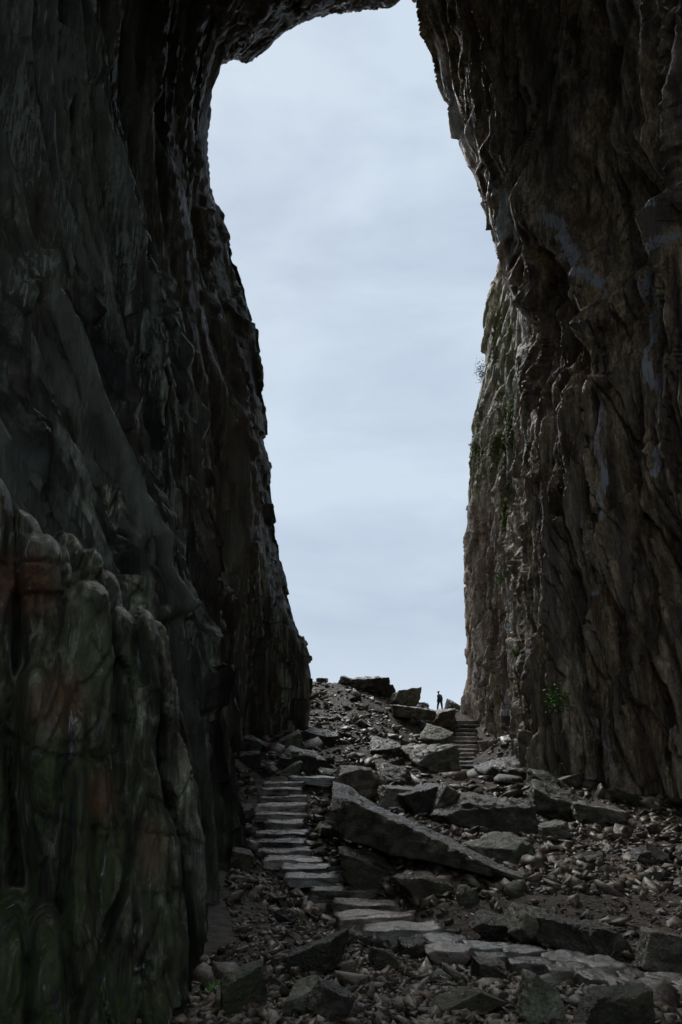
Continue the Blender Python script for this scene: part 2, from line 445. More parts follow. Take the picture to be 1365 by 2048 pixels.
def relief(p, lines, hollows):
    d = np.zeros(len(p))
    vis = p[:, 1] > 3
    q = p[vis]
    wob = q.copy(); wob[:, 0] += .25 * fbm(q[:, 2] / 3, q[:, 1] / 3, 2., 3)
    px, py = to_px(wob)
    v = np.zeros(len(q))
    for w0, amp, ln in lines:
        ln = np.array(ln, float); best = np.full(len(q), 1e9)
        for a, b in zip(ln[:-1], ln[1:]):
            e = b - a
            tt = np.clip(((px - a[0]) * e[0] + (py - a[1]) * e[1]) / (e @ e), 0, 1)
            best = np.minimum(best, np.hypot(px - a[0] - tt * e[0], py - a[1] - tt * e[1]))
        v += amp * np.clip(1 - best / w0 / 1.6, 0, 1)
    for x, y, rx, ry, s in hollows:
        v -= s * np.clip(1.3 - np.hypot((px - x) / rx, (py - y) / ry), 0, 1)
    d[vis] = v
    return d
def att_left(p, hi):
    lime = blob(p, [(45, 260, 40, 170, 1), (120, 420, 32, 110, 1), (185, 120, 20, 120, 1), (60, 540, 14, 70, .9), (240, 560, 20, 180, .9), (300, 700, 20, 220, .8), (400, 760, 12, 200, .6), (330, 1050, 20, 200, .6)]) * 0.9
    lime = np.maximum(lime, stain(p, [(4, .5, [(240, 300), (250, 480), (245, 620)]), (4, .5, [(300, 560), (310, 760), (325, 960)]), (5, .4, [(320, 980), (340, 1200), (380, 1400)])]))
    moss = blob(p, [(420, 1750, 70, 200, .5), (30, 600, 60, 300, .2)])
    rust = blob(p, [(280, 860, 30, 40, .5), (450, 1000, 60, 300, .25)])
    return {'crest': hi * np.clip(0.35 + 0.9 * (1 - np.clip((to_px(p)[0]) / 520, 0, 1)), 0, 1), 'moss': moss, 'rust': rust, 'lime': lime}
Ys = np.concatenate([np.linspace(-5, 4, 10, endpoint=False), np.geomspace(4, 50, 430, endpoint=False), np.linspace(50, 54, 40, endpoint=False), np.linspace(54, 68, 14)])
Zs = zspace(-9, 64, 560, -1, 9)
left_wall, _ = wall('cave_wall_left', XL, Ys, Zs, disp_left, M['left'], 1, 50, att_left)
tag(left_wall, 'towering dark ribbed cave wall on the left of the opening', None, None, 'structure')

# ---- right wall
RC = []
addc(RC, 72, [(1030, 330), (1010, 450), (985, 560), (970, 620), (965, 680), (968, 720), (958, 800), (945, 900), (942, 960), (935, 1050), (931, 1200), (935, 1300), (939, 1428), (942, 1500)])
addc(RC, 60, [(1000, 1440), (992, 1300), (985, 1100), (990, 900), (1005, 750), (1030, 600), (1060, 450), (1090, 300)])
addc(RC, 50, [(1058, 1490), (1050, 1300), (1045, 1000), (1048, 800), (1052, 680), (1045, 585), (1000, 490), (975, 410), (950, 340), (925, 250), (897, 160), (860, 90), (845, 50), (831, 0)])
addc(RC, 37.5, [(1128, 1560), (1130, 1400), (1125, 1200), (1120, 1000), (1128, 850), (1140, 720), (1150, 620), (1120, 480), (1080, 350), (1040, 200), (1000, 60)])
addc(RC, 33, [(1365, 1605), (1345, 1400), (1330, 1200), (1300, 1000), (1280, 800), (1240, 620), (1230, 450), (1215, 300), (1200, 100)])
RC += [(25, -5, 17.5), (25, 5, 17.5), (25, 15, 16.5), (25, 25, 14.5), (25, 36, 11), (12, -4, 16), (12, 10, 17), (12, 30, 14), (0, -3, 14), (0, 10, 15), (0, 35, 10),
       (-12, -3, 14), (-12, 30, 11), (-28, -3, 16), (-28, 25, 16), (-28, 45, 13), (50, 64, 4), (30, 58, 5), (72, 62, 16), (10, 55, 7)]
RC = np.array(RC)
_fr = tps(RC[:, :2] * (1, .6), RC[:, 2])
XR = lambda q: _fr(q * (1, .6))
def disp_right(b):
    x, y, z = b.T
    slant = 0.265 * np.tanh((z - 16) / 6) + 0.085
    a = y - x * .9 + slant * (z - 16) + 1.3 * fbm(y / 8, z / 20, 13.0, 3) + .2 * fbm(y / 2, z / 8, 16.0, 3)
    zz = z + .4 * fbm(y / 2.5, z / 5, 26.0, 3)
    fine = 1 - .45 * np.clip((y - 66) / 4, 0, 1)
    lipu = np.clip(1.6 - np.abs(y - 50) / 5, 0, 1) * np.clip((z - 20) / 6, 0, 1)
    fine = fine * (1 - .85 * lipu)
    patch = np.clip(.6 + 1.0 * fbm(y / 5, z / 9, 51.0, 3), .2, 1.3)
    big = ridged(a / 8.5, zz / 50, 11.7, 2) * 0.8
    md = ridged(a / 3.0, zz / 26, 17.7, 2, 0.5) * 0.50
    pl = plates(a / 3.2, zz / 15, 5, .2) * .60 * (1 - .6 * lipu)
    pl2 = plates((a + .30 * zz) / 1.3, zz / 4.2, 15, .35) * .42 * fine
    pl3 = (plates(a / .55, zz / 2.2, 25, .3) * .12 + plates(a / .22, zz / .8, 35, .3) * .05) * fine * np.clip((32 - z) / 8, 0, 1)
    sm = ridged(a / 0.9, zz / 13, 19.7, 3, 0.6) * 0.28 * patch * (.3 + .7 * fine) * (1 - .9 * np.clip(lipu, 0, 1)) + plates(y / 1.7, z / 1.9, 75) * .32 * np.clip(lipu + np.clip((y - 67) / 3, 0, 1) * .7, 0, 1)
    fi = ridged(a / 0.32, zz / 3, 12.1, 2) * 0.05 * patch * fine * (1 - np.clip(lipu * 1.5, 0, 1))
    ang = fbm(y / 3.0, z / 2.6, 28.3, 5, 0.55) * 0.18
    fs = (fissure(a / 2.6, zz / 28, 81.0, .08) * 1.1 + fissure(a / 1.1, zz / 10, 91.0, .10) * .45 * np.clip((36 - z) / 8, 0, 1)) * fine
    lip = 1 - 0.6 * np.clip((y - 64) / 7, 0, 1)
    d = (big + md + pl + ang) * lip + (pl2 + pl3 + sm + fi - fs) * (.45 + .55 * lip)
    d = d - np.percentile(d, 75) * (.1 + .9 * (lip - .4) / .6) + relief(b, RIBR, [(1250, 420, 75, 110, 2.2), (1150, 380, 30, 90, .8), (1110, 560, 45, 50, 1.2), (1090, 690, 40, 70, .6)])
    return d, np.clip(sm * 2 + pl2 * 1.2 + pl3 * 3 + fi * 4 - 0.1, 0, 1)
def att_right(p, hi):
    lime = stain(p, [
        (5, 1, [(985, 340), (1012, 385), (1022, 470), (1010, 500), (1025, 545), (1050, 600)]),
        (4, .9, [(1012, 385), (1030, 480)]),
        (10, 1, [(1110, 430), (1145, 480), (1165, 530), (1200, 580)]),
        (8, 1, [(1345, 410), (1310, 470), (1290, 550), (1270, 600)]), (5, .9, [(1365, 450), (1325, 530)]),
        (9, 1, [(1292, 575), (1285, 650), (1290, 720), (1315, 790), (1325, 850), (1315, 950)]),
        (5, .9, [(1190, 760), (1200, 850), (1215, 960), (1210, 1010), (1205, 1100), (1215, 1160), (1200, 1210), (1195, 1310)]),
        (6, 1, [(1213, 1010), (1208, 1130)]),
        (3.5, 1, [(1008, 1170), (1012, 1240), (1002, 1290), (1000, 1430)]),
        (4, .6, [(1060, 700), (1058, 790)]), (7, .8, [(1102, 1425), (1105, 1470)]),
        (10, .5, [(1180, 1440), (1230, 1500), (1260, 1560)]), (6, .5, [(1045, 1250), (1025, 1320)]), (4, .6, [(972, 1410), (978, 1432)])])
    moss = blob(p, [(1000, 680, 34, 110, .9), (1015, 860, 26, 100, 1), (980, 890, 60, 90, .9), (1010, 1010, 25, 90, .9), (960, 950, 22, 60, .7), (1005, 1150, 15, 40, .6), (1100, 1400, 30, 25, .6), (1040, 1310, 30, 15, .4)])
    rust = blob(p, [(965, 1250, 40, 160, .5), (960, 1050, 30, 120, .35), (1135, 450, 20, 30, .9), (1090, 900, 60, 200, .3), (1330, 1500, 50, 100, .35), (1000, 1040, 60, 60, .3)])
    return {'crest': hi * 0.45, 'moss': moss, 'rust': rust, 'lime': lime}
Ys = np.concatenate([np.linspace(-5, 14, 16, endpoint=False), np.linspace(14, 29, 50, endpoint=False), np.linspace(29, 40, 170, endpoint=False), np.linspace(40, 72, 240, endpoint=False), np.linspace(72, 75, 24, endpoint=False), np.linspace(75, 92, 12)])
Zs = zspace(-9, 64, 590, 6, 22)
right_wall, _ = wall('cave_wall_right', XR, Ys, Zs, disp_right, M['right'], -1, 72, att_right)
tag(right_wall, 'brown streaked cave wall on the right, overhanging at the top', None, None, 'structure')

# ---- roof
CC = []
for px, py in [(380, 150), (463, 116), (500, 121), (515, 114), (560, 70), (590, 50), (640, 30), (690, 20), (750, 14), (790, 5), (832, -12), (900, -50), (1000, -110)]:
    p = P(px, py, 50); CC.append((p[0], 50, p[2]))
for X_, Y_, Z_ in [(-12, 43, 43.5), (-6, 43, 46.2), (0, 43, 50), (8, 43, 53), (16, 44, 52), (-14, 32, 41), (-4, 32, 46), (4, 32, 48), (14, 32, 46), (-12, 15, 42), (0, 15, 46), (14, 15, 42),
                   (-12, 0, 36), (0, 0, 40), (14, 0, 36), (-14, -28, 30), (0, -28, 34), (16, -28, 30), (25, 50, 60), (-25, 50, 40)]:
    CC.append((X_, Y_, Z_))
CC = np.array(CC)
_fc = tps(CC[:, :2], CC[:, 2])
Xs = np.linspace(-26, 30, 260)
Yc = np.concatenate([np.linspace(-3, 30, 38, endpoint=False), np.linspace(30, 50, 130, endpoint=False), np.linspace(50, 53, 24, endpoint=False), np.linspace(53, 66, 10)])
Xg, Yg = np.meshgrid(Xs, Yc, indexing='ij')
xf, yf = Xg.ravel(), Yg.ravel()
t = np.clip(yf - 50, 0, None)
zf = _fc(np.stack([xf, np.clip(yf, -28, 50)], 1)) + t * 1.6 + t * t * .4
lipn = 0.55 + 0.45 * np.clip((50 - yf) / 6, 0, 1)
b = yf * 0.6 + xf * 0.8
c_ = yf * 0.8 - xf * 0.6
rd = (ridged(b / 2.2, c_ / 7, 3.3, 4) * 0.5 + flakes(b / 2.4, c_ / 6, 9.1) * 0.6 + fbm(b / .5, c_ / 1.2, 6.6, 3) * .14)
zf2 = zf - rd * lipn
pr = np.stack([xf, np.minimum(yf, 50) + 2.5 * (1 - np.exp(-t / 2.)), zf2], 1)
lime = blob(pr, [(495, 70, 14, 8, 1), (605, 32, 16, 7, .8), (575, 18, 10, 5, .6)])
zr = np.zeros(len(pr))
roof = link('cave_roof', np_mesh('cave_roof', pr, grid_faces(len(Xs), len(Yc), True), M['roof'], False,
            {'crest': np.clip(rd, 0, 1) * .4, 'moss': zr, 'rust': zr, 'lime': lime}))
tag(roof, 'rough layered rock roof arching over the top of the opening', None, None, 'structure')

# ---- mossy buttress of rounded columns, near left
B0 = np.array([-4.2, 8.6, 0.0]); BN = np.array([0.42, -0.907, 0.0]); BS = np.array([0.907, 0.42, 0.0])
def bpt(px, py):
    """point of the buttress reference plane seen at a pixel: (s, z)"""
    d = P(px, py, 1.0)
    t = (B0 @ BN) / (d @ BN)
    q = d * t
    return (q - B0) @ BS, q[2]
cols = []     # centre, half width, top, protrusion, lean
for px, top, wpx, pr_ in [(-120, 900, 90, .75), (-20, 970, 62, .8), (40, 1035, 50, .62), (128, 1068, 44, .50), (168, 1092, 30, .62), (212, 1142, 34, .5), (66, 1090, 62, 1.0), (150, 1180, 60, .95), (225, 1215, 32, .78),
                          (276, 1226, 36, .72), (318, 1236, 22, .62), (250, 1520, 42, .9), (70, 1330, 70, 1.25), (180, 1560, 50, 1.15), (345, 1500, 20, .5), (300, 1600, 40, .85), (372, 1790, 30, .62), (240, 1850, 50, 1.25), (295, 1910, 40, 1.1), (60, 1720, 120, 1.5), (355, 1640, 22, .6)]:
    s0, z0 = bpt(px, top); s1, _ = bpt(px + wpx, top); s2, _ = bpt(px - wpx * .0, top)
    cols.append((s0, abs(s1 - s0), z0, pr_))
sS = np.linspace(-5.5, 2.6, 310); sZ = np.linspace(-5.2, 3.9, 350)
Sg, Zg = np.meshgrid(sS, sZ, indexing='ij')
s_, z_ = Sg.ravel(), Zg.ravel()
wob = 0.07 * fbm(s_ * .8, z_ * .7, 5.5, 3)
h = np.full(len(s_), -4.5)
for i, (cs, cw, ct, cp) in enumerate(cols):
    below = ct - z_
    # columns widen and lean outwards towards their foot
    wv = cw * .86 * (1 + 0.07 * np.clip(below, 0, 4))
    cc = cs + 0.16 * np.clip(below, 0, 5) * (0.4 if i % 2 else 1.0) + wob
    q = 1 - ((s_ - cc) / wv) ** 2
    shoulder = np.clip(1 - np.abs(s_ - cc) / wv, 0, 1)
    tz = np.clip((below + 0.04 + 0.10 * perlin(s_ * 2.5, i * 3.1, 1.0) - (1 - np.sqrt(np.clip(q, 0, 1))) * 0.55 * cw) / 0.34, 0, 1)
    v = cp * 1.5 - .5 + 1.7 * cw ** .8 * np.sqrt(np.clip(q, 0, 1)) + 0.12 * np.clip(below, 0, 5) - .35
    v = np.where((q > 0) & (tz > 0), v - (1 - np.sqrt(tz * (2 - tz))) * 1.2, -4.5)
    h = np.maximum(h, v)
h = np.where((z_ < bpt(0, 1100)[1]) & (s_ < bpt(330, 1400)[0]), np.maximum(h, -1.3), h)
# outer limit of the mass on the right
edge_s = np.interp(z_, [-4.6, -3.0, -1.8, -1.0, -.4, .2, .8], [bpt(398, 2040)[0], bpt(398, 1950)[0], bpt(392, 1800)[0], bpt(372, 1660)[0], bpt(348, 1520)[0], bpt(336, 1400)[0], bpt(322, 1290)[0]])
ov = np.clip((s_ - edge_s - .06 * fbm(z_ * 1.5, 3.3, 1.1, 3)) / 0.12, 0, 1)
h = h - ov * 3.5
fil = z_ * .25
h = h + (ridged(s_ / .5 + fil * .3, z_ / 2.4, 2.2, 3, .6) * 0.10 + fbm(s_ / 1.1, z_ / 1.6, 3.9, 4) * 0.13 + flakes(s_ / 1.0, z_ / 1.9, 8.8) * 0.07 + fbm(s_ / .12, z_ / .3, 6.1, 2) * .014 + plates(s_ / .42 + .15 * fbm(s_, z_, 1.0, 2), z_ / 1.5, 44, .3) * .17 + plates(s_ / .16, z_ / .7, 54, .2) * .03 - fissure(s_ / .9 + z_ * .08, z_ / 7, 33., .07) * .45 - fissure(s_ / 2.2 + z_ * .7, z_ / 1.5, 37., .04) * .07)
bp = B0[None] + BS[None] * s_[:, None] + BN[None] * h[:, None]
bp[:, 2] = z_
bp[:, 0] += 0.0
cr = np.clip(fbm(s_ / .4, z_ / .9, 1.2, 3) * .8, 0, 1)
battr = {'crest': cr * .7, 'moss': np.clip(blob(bp, [(60, 1750, 240, 360, 1), (130, 1950, 280, 200, 1), (210, 1300, 80, 160, .7)]), 0, 1),
         'rust': blob(bp, [(48, 1165, 60, 60, 1.3), (205, 1590, 26, 40, 1), (105, 1400, 60, 60, .7), (300, 1700, 30, 60, .5)]), 'lime': blob(bp, [(110, 1100, 30, 20, .3), (275, 1860, 12, 14, .4), (285, 1935, 14, 10, .4)])}
but = link('rock_buttress', np_mesh('rock_buttress', bp, grid_faces(len(sS), len(sZ)), M['buttress'], False, battr))
tag(but, 'mossy rounded columns of rock standing out from the near left wall', 'rock outcrop')

# ------------------------------------------------------------------ ground
GC = []
def gp(px, py, Y): 
    p = P(px, py, Y); GC.append((p[0], p[1], p[2]))
LOW = [(628, 1554, 31.0, 95), (568, 1564, 30.0, 75), (563, 1576, 29.2, 80), (567, 1592, 28.3, 90), (562, 1609, 27.4, 97), (564, 1626, 26.6, 92), (569, 1642, 25.8, 70), (562, 1664, 24.9, 95),
       (561, 1680, 24.1, 98), (563, 1699, 23.3, 110), (587, 1716, 22.5, 106), (612, 1732, 21.7, 92), (632, 1750, 20.9, 112), (690, 1776, 19.6, 130), (732, 1803, 18.5, 118), (752, 1828, 17.5, 140), (805, 1852, 16.6, 142)]
UP = [(930 + 1.5 * math.sin(i * 2.1), 1441 + i * 8.1, 68.0 - i * 1.35, 46 + 5 * math.sin(i * 1.3 + 1)) for i in range(12)]
for x, y, Y, w_ in LOW[::2] + UP:
    gp(x, y, Y); GC[-1] = (GC[-1][0], GC[-1][1], GC[-1][2] - .33)
PAVG = [(880, 1880, 15.2), (985, 1905, 13.9), (1060, 1915, 13.6), (1130, 1930, 13.0), (1200, 1942, 12.6), (1262, 1960, 12.0), (1340, 1985, 11.2), (1320, 1965, 12.0)]
for x, y, Y in PAVG:
    gp(x, y, Y); GC[-1] = (GC[-1][0], GC[-1][1], GC[-1][2] - .22)
for a in [(930, 1556, 47), (400, 2048, 8), (700, 2048, 8), (1000, 2048, 8), (1300, 2048, 8), (1500, 2048, 8), (430, 1960, 10.5), (700, 1950, 11), (950, 1960, 11), (1300, 2000, 10.5), (560, 1860, 14.5), (440, 1900, 12.5),
          (1365, 1870, 15), (1150, 1850, 16), (900, 1800, 18), (830, 1730, 20.3), (1000, 1760, 19.5), (1250, 1760, 19.5), (1500, 1760, 19.5),
          (490, 1780, 18.5), (480, 1680, 23.5), (480, 1600, 28), (700, 1640, 25.5), (800, 1650, 25.5), (900, 1690, 24), (1100, 1700, 24), (1365, 1690, 25), (1250, 1640, 28.5), (1500, 1650, 30),
          (1365, 1612, 32), (1130, 1565, 37), (1100, 1640, 29), (950, 1640, 29), (820, 1580, 33), (720, 1550, 34), (900, 1600, 34), (1000, 1575, 39), (860, 1540, 42), (1080, 1530, 46), (1030, 1480, 55),
          (480, 1500, 40), (610, 1482, 46), (540, 1495, 43), (700, 1500, 43), (780, 1500, 46), (650, 1440, 54), (740, 1440, 56), (820, 1470, 54), (650, 1400, 62), (730, 1400, 63), (820, 1440, 62),
          (640, 1368, 70), (700, 1366, 71), (745, 1372, 71), (790, 1392, 72), (835, 1412, 73), (880, 1424, 75), (915, 1424, 73), (945, 1432, 71), (985, 1445, 66), (975, 1500, 54)]:
    gp(*a)
GC += [(-3, 0, -1.8), (0, 0, -1.75), (5, 0, -1.9), (12, 0, -2.2), (0, 4, -2.5), (8, 4, -2.7), (-6, 4, -2.4), (0, -10, -2.5), (12, -12, -3), (-10, -12, -3), (0, -30, -6), (18, -30, -6), (-18, -30, -6), (0, -62, -10), (20, -62, -10), (-20, -62, -10),
       (-12, 72, 2.5), (-16, 90, -6), (0, 92, -8), (18, 92, -8), (20, 74, -2), (0, 82, -2.0), (10, 82, -3.5), (-20, 45, -1), (-14, 20, -4), (24, 20, -5), (26, 45, -3)]
GC = np.array(GC)
_fg = tps(GC[:, :2], GC[:, 2])
def H(x, y):
    x = np.atleast_1d(np.asarray(x, float)); y = np.atleast_1d(np.asarray(y, float))
    z = _fg(np.stack([x, y], 1))
    return z + (fbm(x / 3.0, y / 3.0, 1.1, 3) * 0.16 + fbm(x / 0.8, y / 0.8, 2.1, 2) * 0.05) * np.clip(y / 20, .4, 1)
Xs = np.linspace(-24, 30, 260); Yq = np.concatenate([np.linspace(-62, 5, 30, endpoint=False), np.geomspace(5, 80, 240, endpoint=False), np.linspace(80, 95, 12)])
Xg, Yg = np.meshgrid(Xs, Yq, indexing='ij')
gx, gy = Xg.ravel(), Yg.ravel()
gz = H(gx, gy)
gpnt = np.stack([gx, gy, gz], 1)
ground = link('ground', np_mesh('ground', gpnt, grid_faces(len(Xs), len(Yq)), M['soil'], True, {'rnd': np.zeros(len(gx))}))
tag(ground, 'dark stony soil of the cave floor climbing to the ridge', None, None, 'structure')
# slopes running down outside both mouths, then the sea far below
m_sea = plain_mat('sea_water', (0.03, 0.045, 0.055), 0.15, 0.1, 0.01)
xs = np.linspace(-400, 400, 60)
for nm, y0, sgn in (('slope_outside_ridge', 94.8, 1), ('slope_behind_mouth', -61.8, -1)):
    tt = np.linspace(0, 1, 50) ** 1.6 * 420
    A, B = np.meshgrid(xs, tt, indexing='ij')
    zz = -8.0 - (B.ravel() * 0.30) + fbm(A.ravel() / 40, B.ravel() / 40, 3, 4) * 5 * np.clip(B.ravel() / 40, 0, 1) - np.clip(np.abs(A.ravel()) - 30, 0, None) * .12
    if sgn < 0: zz -= 2.0
    pp = np.stack([A.ravel(), y0 + sgn * B.ravel(), zz], 1)
    o = link(nm, np_mesh(nm, pp, grid_faces(60, 50, sgn < 0), M['soil'], True, {'rnd': np.zeros(len(pp))}))
    tag(o, 'stony slope running down outside the cave mouth', None, None, 'structure')
sea = link('sea', np_mesh('sea', np.array([(-9000, -9000, -120), (9000, -9000, -120), (9000, 9000, -120), (-9000, 9000, -120)]), np.array([[0, 1, 2, 3]]), m_sea))
tag(sea, 'grey sea far below the ridge', None, None, 'structure')

gbvh = BVHTree.FromObject(ground, bpy.context.evaluated_depsgraph_get()) if False else None

# ------------------------------------------------------------------ rocks
def cube_dirs(n):
    V, Fc = [], []
    idx = {}
    lin = np.linspace(-1, 1, n + 1)
    for ax in range(3):
        for sg in (-1, 1):
            for i in range(n):
                for j in range(n):
                    q = []
                    for a, b_ in ((i, j), (i + 1, j), (i + 1, j + 1), (i, j + 1)):
                        p = [0, 0, 0]; p[ax] = sg * n; p[(ax + 1) % 3] = 2 * a - n; p[(ax + 2) % 3] = 2 * b_ - n
                        k = tuple(p)
                        if k not in idx:
                            idx[k] = len(V); V.append([c / n for c in k])
                        q.append(idx[k])
                    Fc.append(q if sg > 0 else q[::-1])
    return np.array(V), np.array(Fc)
CD = {n: cube_dirs(n) for n in (8, 14, 24)}
def rock_shape(dims, r, n=14, jit=0.18, chops=7, rough=0.03, lo=0.68, hi=0.92, strat=0.0):
    V, Fc = CD[n]
    dims = np.array(dims, float)
    N, D = [], []
    for ax in range(3):
        for sg in (-1, 1):
            nn = np.zeros(3); nn[ax] = sg
            nn = nn + r.normal(size=3) * jit; nn /= np.linalg.norm(nn)
            N.append(nn); D.append(1.0 * r.uniform(.86, 1.0))
    for k in range(chops):
        nn = r.normal(size=3); nn /= np.linalg.norm(nn)
        N.append(nn); D.append(np.abs(nn).sum() * r.uniform(lo, hi) * .8)
    N = np.array(N); D = np.array(D)
    U = V / np.linalg.norm(V, axis=1)[:, None]
    q = U @ N.T
    rad = np.where(q > 1e-4, D[None] / np.maximum(q, 1e-4), 1e9).min(1)
    p = U * rad[:, None] * dims[None]
    if rough:
        s = dims.max()
        sd = r.uniform(0, 90)
        off = fbm(p[:, 0] / s * 2.4 + sd, p[:, 1] / s * 2.4, p[:, 2] / s * 3.5, 4, .55) * rough * s
        off += strat * s * flakes(p[:, 0] / s * 1.5 + sd, p[:, 1] / s * 1.5, p[:, 2] / s * 5)
        p = p + U * off[:, None]
    return p, Fc
def rotm(rx, ry, rz):
    return np.array(Matrix.Rotation(rz, 3, 'Z') @ Matrix.Rotation(ry, 3, 'Y') @ Matrix.Rotation(rx, 3, 'X'))
R = math.radians
def boulder(name, label, px, py, Y, wpx, hpx, depth=1.0, rot=(0, 0, 0), mat='boulder', seed=0, n=24, cat='boulder', chops=6, jit=.2, rough=.07, strat=.035, group=None):
    """boulder whose middle is seen at px,py; wpx x hpx as seen; depth = ratio to width"""
    r = np.random.default_rng(seed)
    # rest it on the ground: the depth at which the ground is seen at its foot
    ys = np.linspace(Y * .8, Y * 1.12, 40)
    q = np.array([P(px, py + .40 * hpx, yy) for yy in ys])
    e = q[:, 2] - H(q[:, 0], q[:, 1])
    k_ = np.argmin(np.abs(e) + .15 * np.abs(ys - Y) / Y)
    Y = float(ys[k_])
    sc = Y / F_PX * (.86 if py > 1800 else 1)
    a, c = wpx * sc / 2, hpx * sc / 2
    p, Fc = rock_shape((a, a * depth, c), r, n, jit, chops, rough, strat=strat)
    p = p @ rotm(*(R(v) for v in rot)).T
    c0 = P(px, py, Y)
    c0[1] += 0
    me = np_mesh(name, p, Fc, M[mat], False, {'rnd': np.full(len(p), r.uniform())})
    o = link(name, me); o.location = c0
    return tag(o, label, cat, group)
def shape_from_sections(secs, nl=60, nq=10, rough=.03, sd=0, s=1.0, fine=(1, 1, 1)):
    """secs: list of closed rings (same count) of world points; lofted with caps"""
    secs = np.array(secs, float)
    ns, k, _ = secs.shape
    tl = np.linspace(0, ns - 1, nl); i0 = np.minimum(tl.astype(int), ns - 2); f = (tl - i0)[:, None, None]
    rings = secs[i0] * (1 - f) + secs[i0 + 1] * f
    out_ = []
    for q in range(k):
        a, b_ = rings[:, q], rings[:, (q + 1) % k]
        tt = np.linspace(0, 1, nq, endpoint=False)[None, :, None]
        out_.append(a[:, None] * (1 - tt) + b_[:, None] * tt)
    ring = np.concatenate(out_, 1)                # nl, k*nq, 3
    m = k * nq
    ctr = ring.mean(1, keepdims=True)
    caps = []
    def capring(j, fr): return ctr[j] + (ring[j] - ctr[j]) * fr
    full = [capring(0, fr) for fr in (.02, .25, .5, .75)] + [ring[j] for j in range(nl)] + [capring(nl - 1, fr) for fr in (.75, .5, .25, .02)]
    full = np.array(full)
    pts = full.reshape(-1, 3)
    nn = len(full)
    i = np.arange((nn - 1) * m); a = i // m; b_ = i % m
    Fc = np.stack([a * m + b_, a * m + (b_ + 1) % m, (a + 1) * m + (b_ + 1) % m, (a + 1) * m + b_], 1)
    mid = np.repeat(full.mean(1)[:, None], m, 1).reshape(-1, 3)
    dr = pts - mid; L = np.linalg.norm(dr, axis=1)[:, None] + 1e-6
    x, y, z = pts.T
    off = fbm(x / s * fine[0] + sd, y / s * fine[1], z / s * fine[2], 5, .58) * rough
    return pts + dr / L * off[:, None] * np.clip(L / .3, 0, 1), Fc

# ---- the long leaning slab
def sec(fb, ft, bt, h, dy):
    a, b_, c_ = P(*fb), P(*ft), P(*bt)
    d_ = c_ + np.array([0, dy, -h])
    return [a, b_, (b_ * .35 + c_ * .65) + np.array([0, 0, .04]), c_, d_]
sl = [sec((650, 1640, 21.6), (664, 1598, 22.0), (667, 1560, 23.6), 1.2, .2),
      sec((690, 1676, 21.0), (694, 1598, 21.3), (700, 1572, 23.3), 1.4, .3),
      sec((735, 1694, 20.6), (735, 1618, 20.9), (735, 1600, 22.8), 1.3, .3),
      sec((782, 1708, 20.2), (800, 1645, 20.4), (775, 1622, 22.1), 1.1, .3),
      sec((865, 1724, 19.6), (900, 1691, 19.6), (870, 1663, 21.2), .8, .3),
      sec((940, 1742, 19.1), (950, 1718, 19.0), (925, 1690, 20.6), .6, .3),
      sec((1000, 1757, 18.7), (1003, 1743, 18.6), (985, 1722, 19.8), .4, .3),
      sec((1048, 1764, 18.3), (1048, 1756, 18.3), (1044, 1747, 18.9), .15, .2)]
pts, Fc = shape_from_sections(sl, 120, 12, .10, 3.3, .6, (1, 1, 2.4))
slab = link('fallen_slab', np_mesh('fallen_slab', pts, Fc, M['slab'], False, {'rnd': np.full(len(pts), .4)}))
bm = bmesh.new(); bm.from_mesh(slab.data); bmesh.ops.recalc_face_normals(bm, faces=bm.faces); bm.to_mesh(slab.data); bm.free()
tag(slab, 'very long fallen slab tapering to a point, leaning across the rubble', 'boulder')

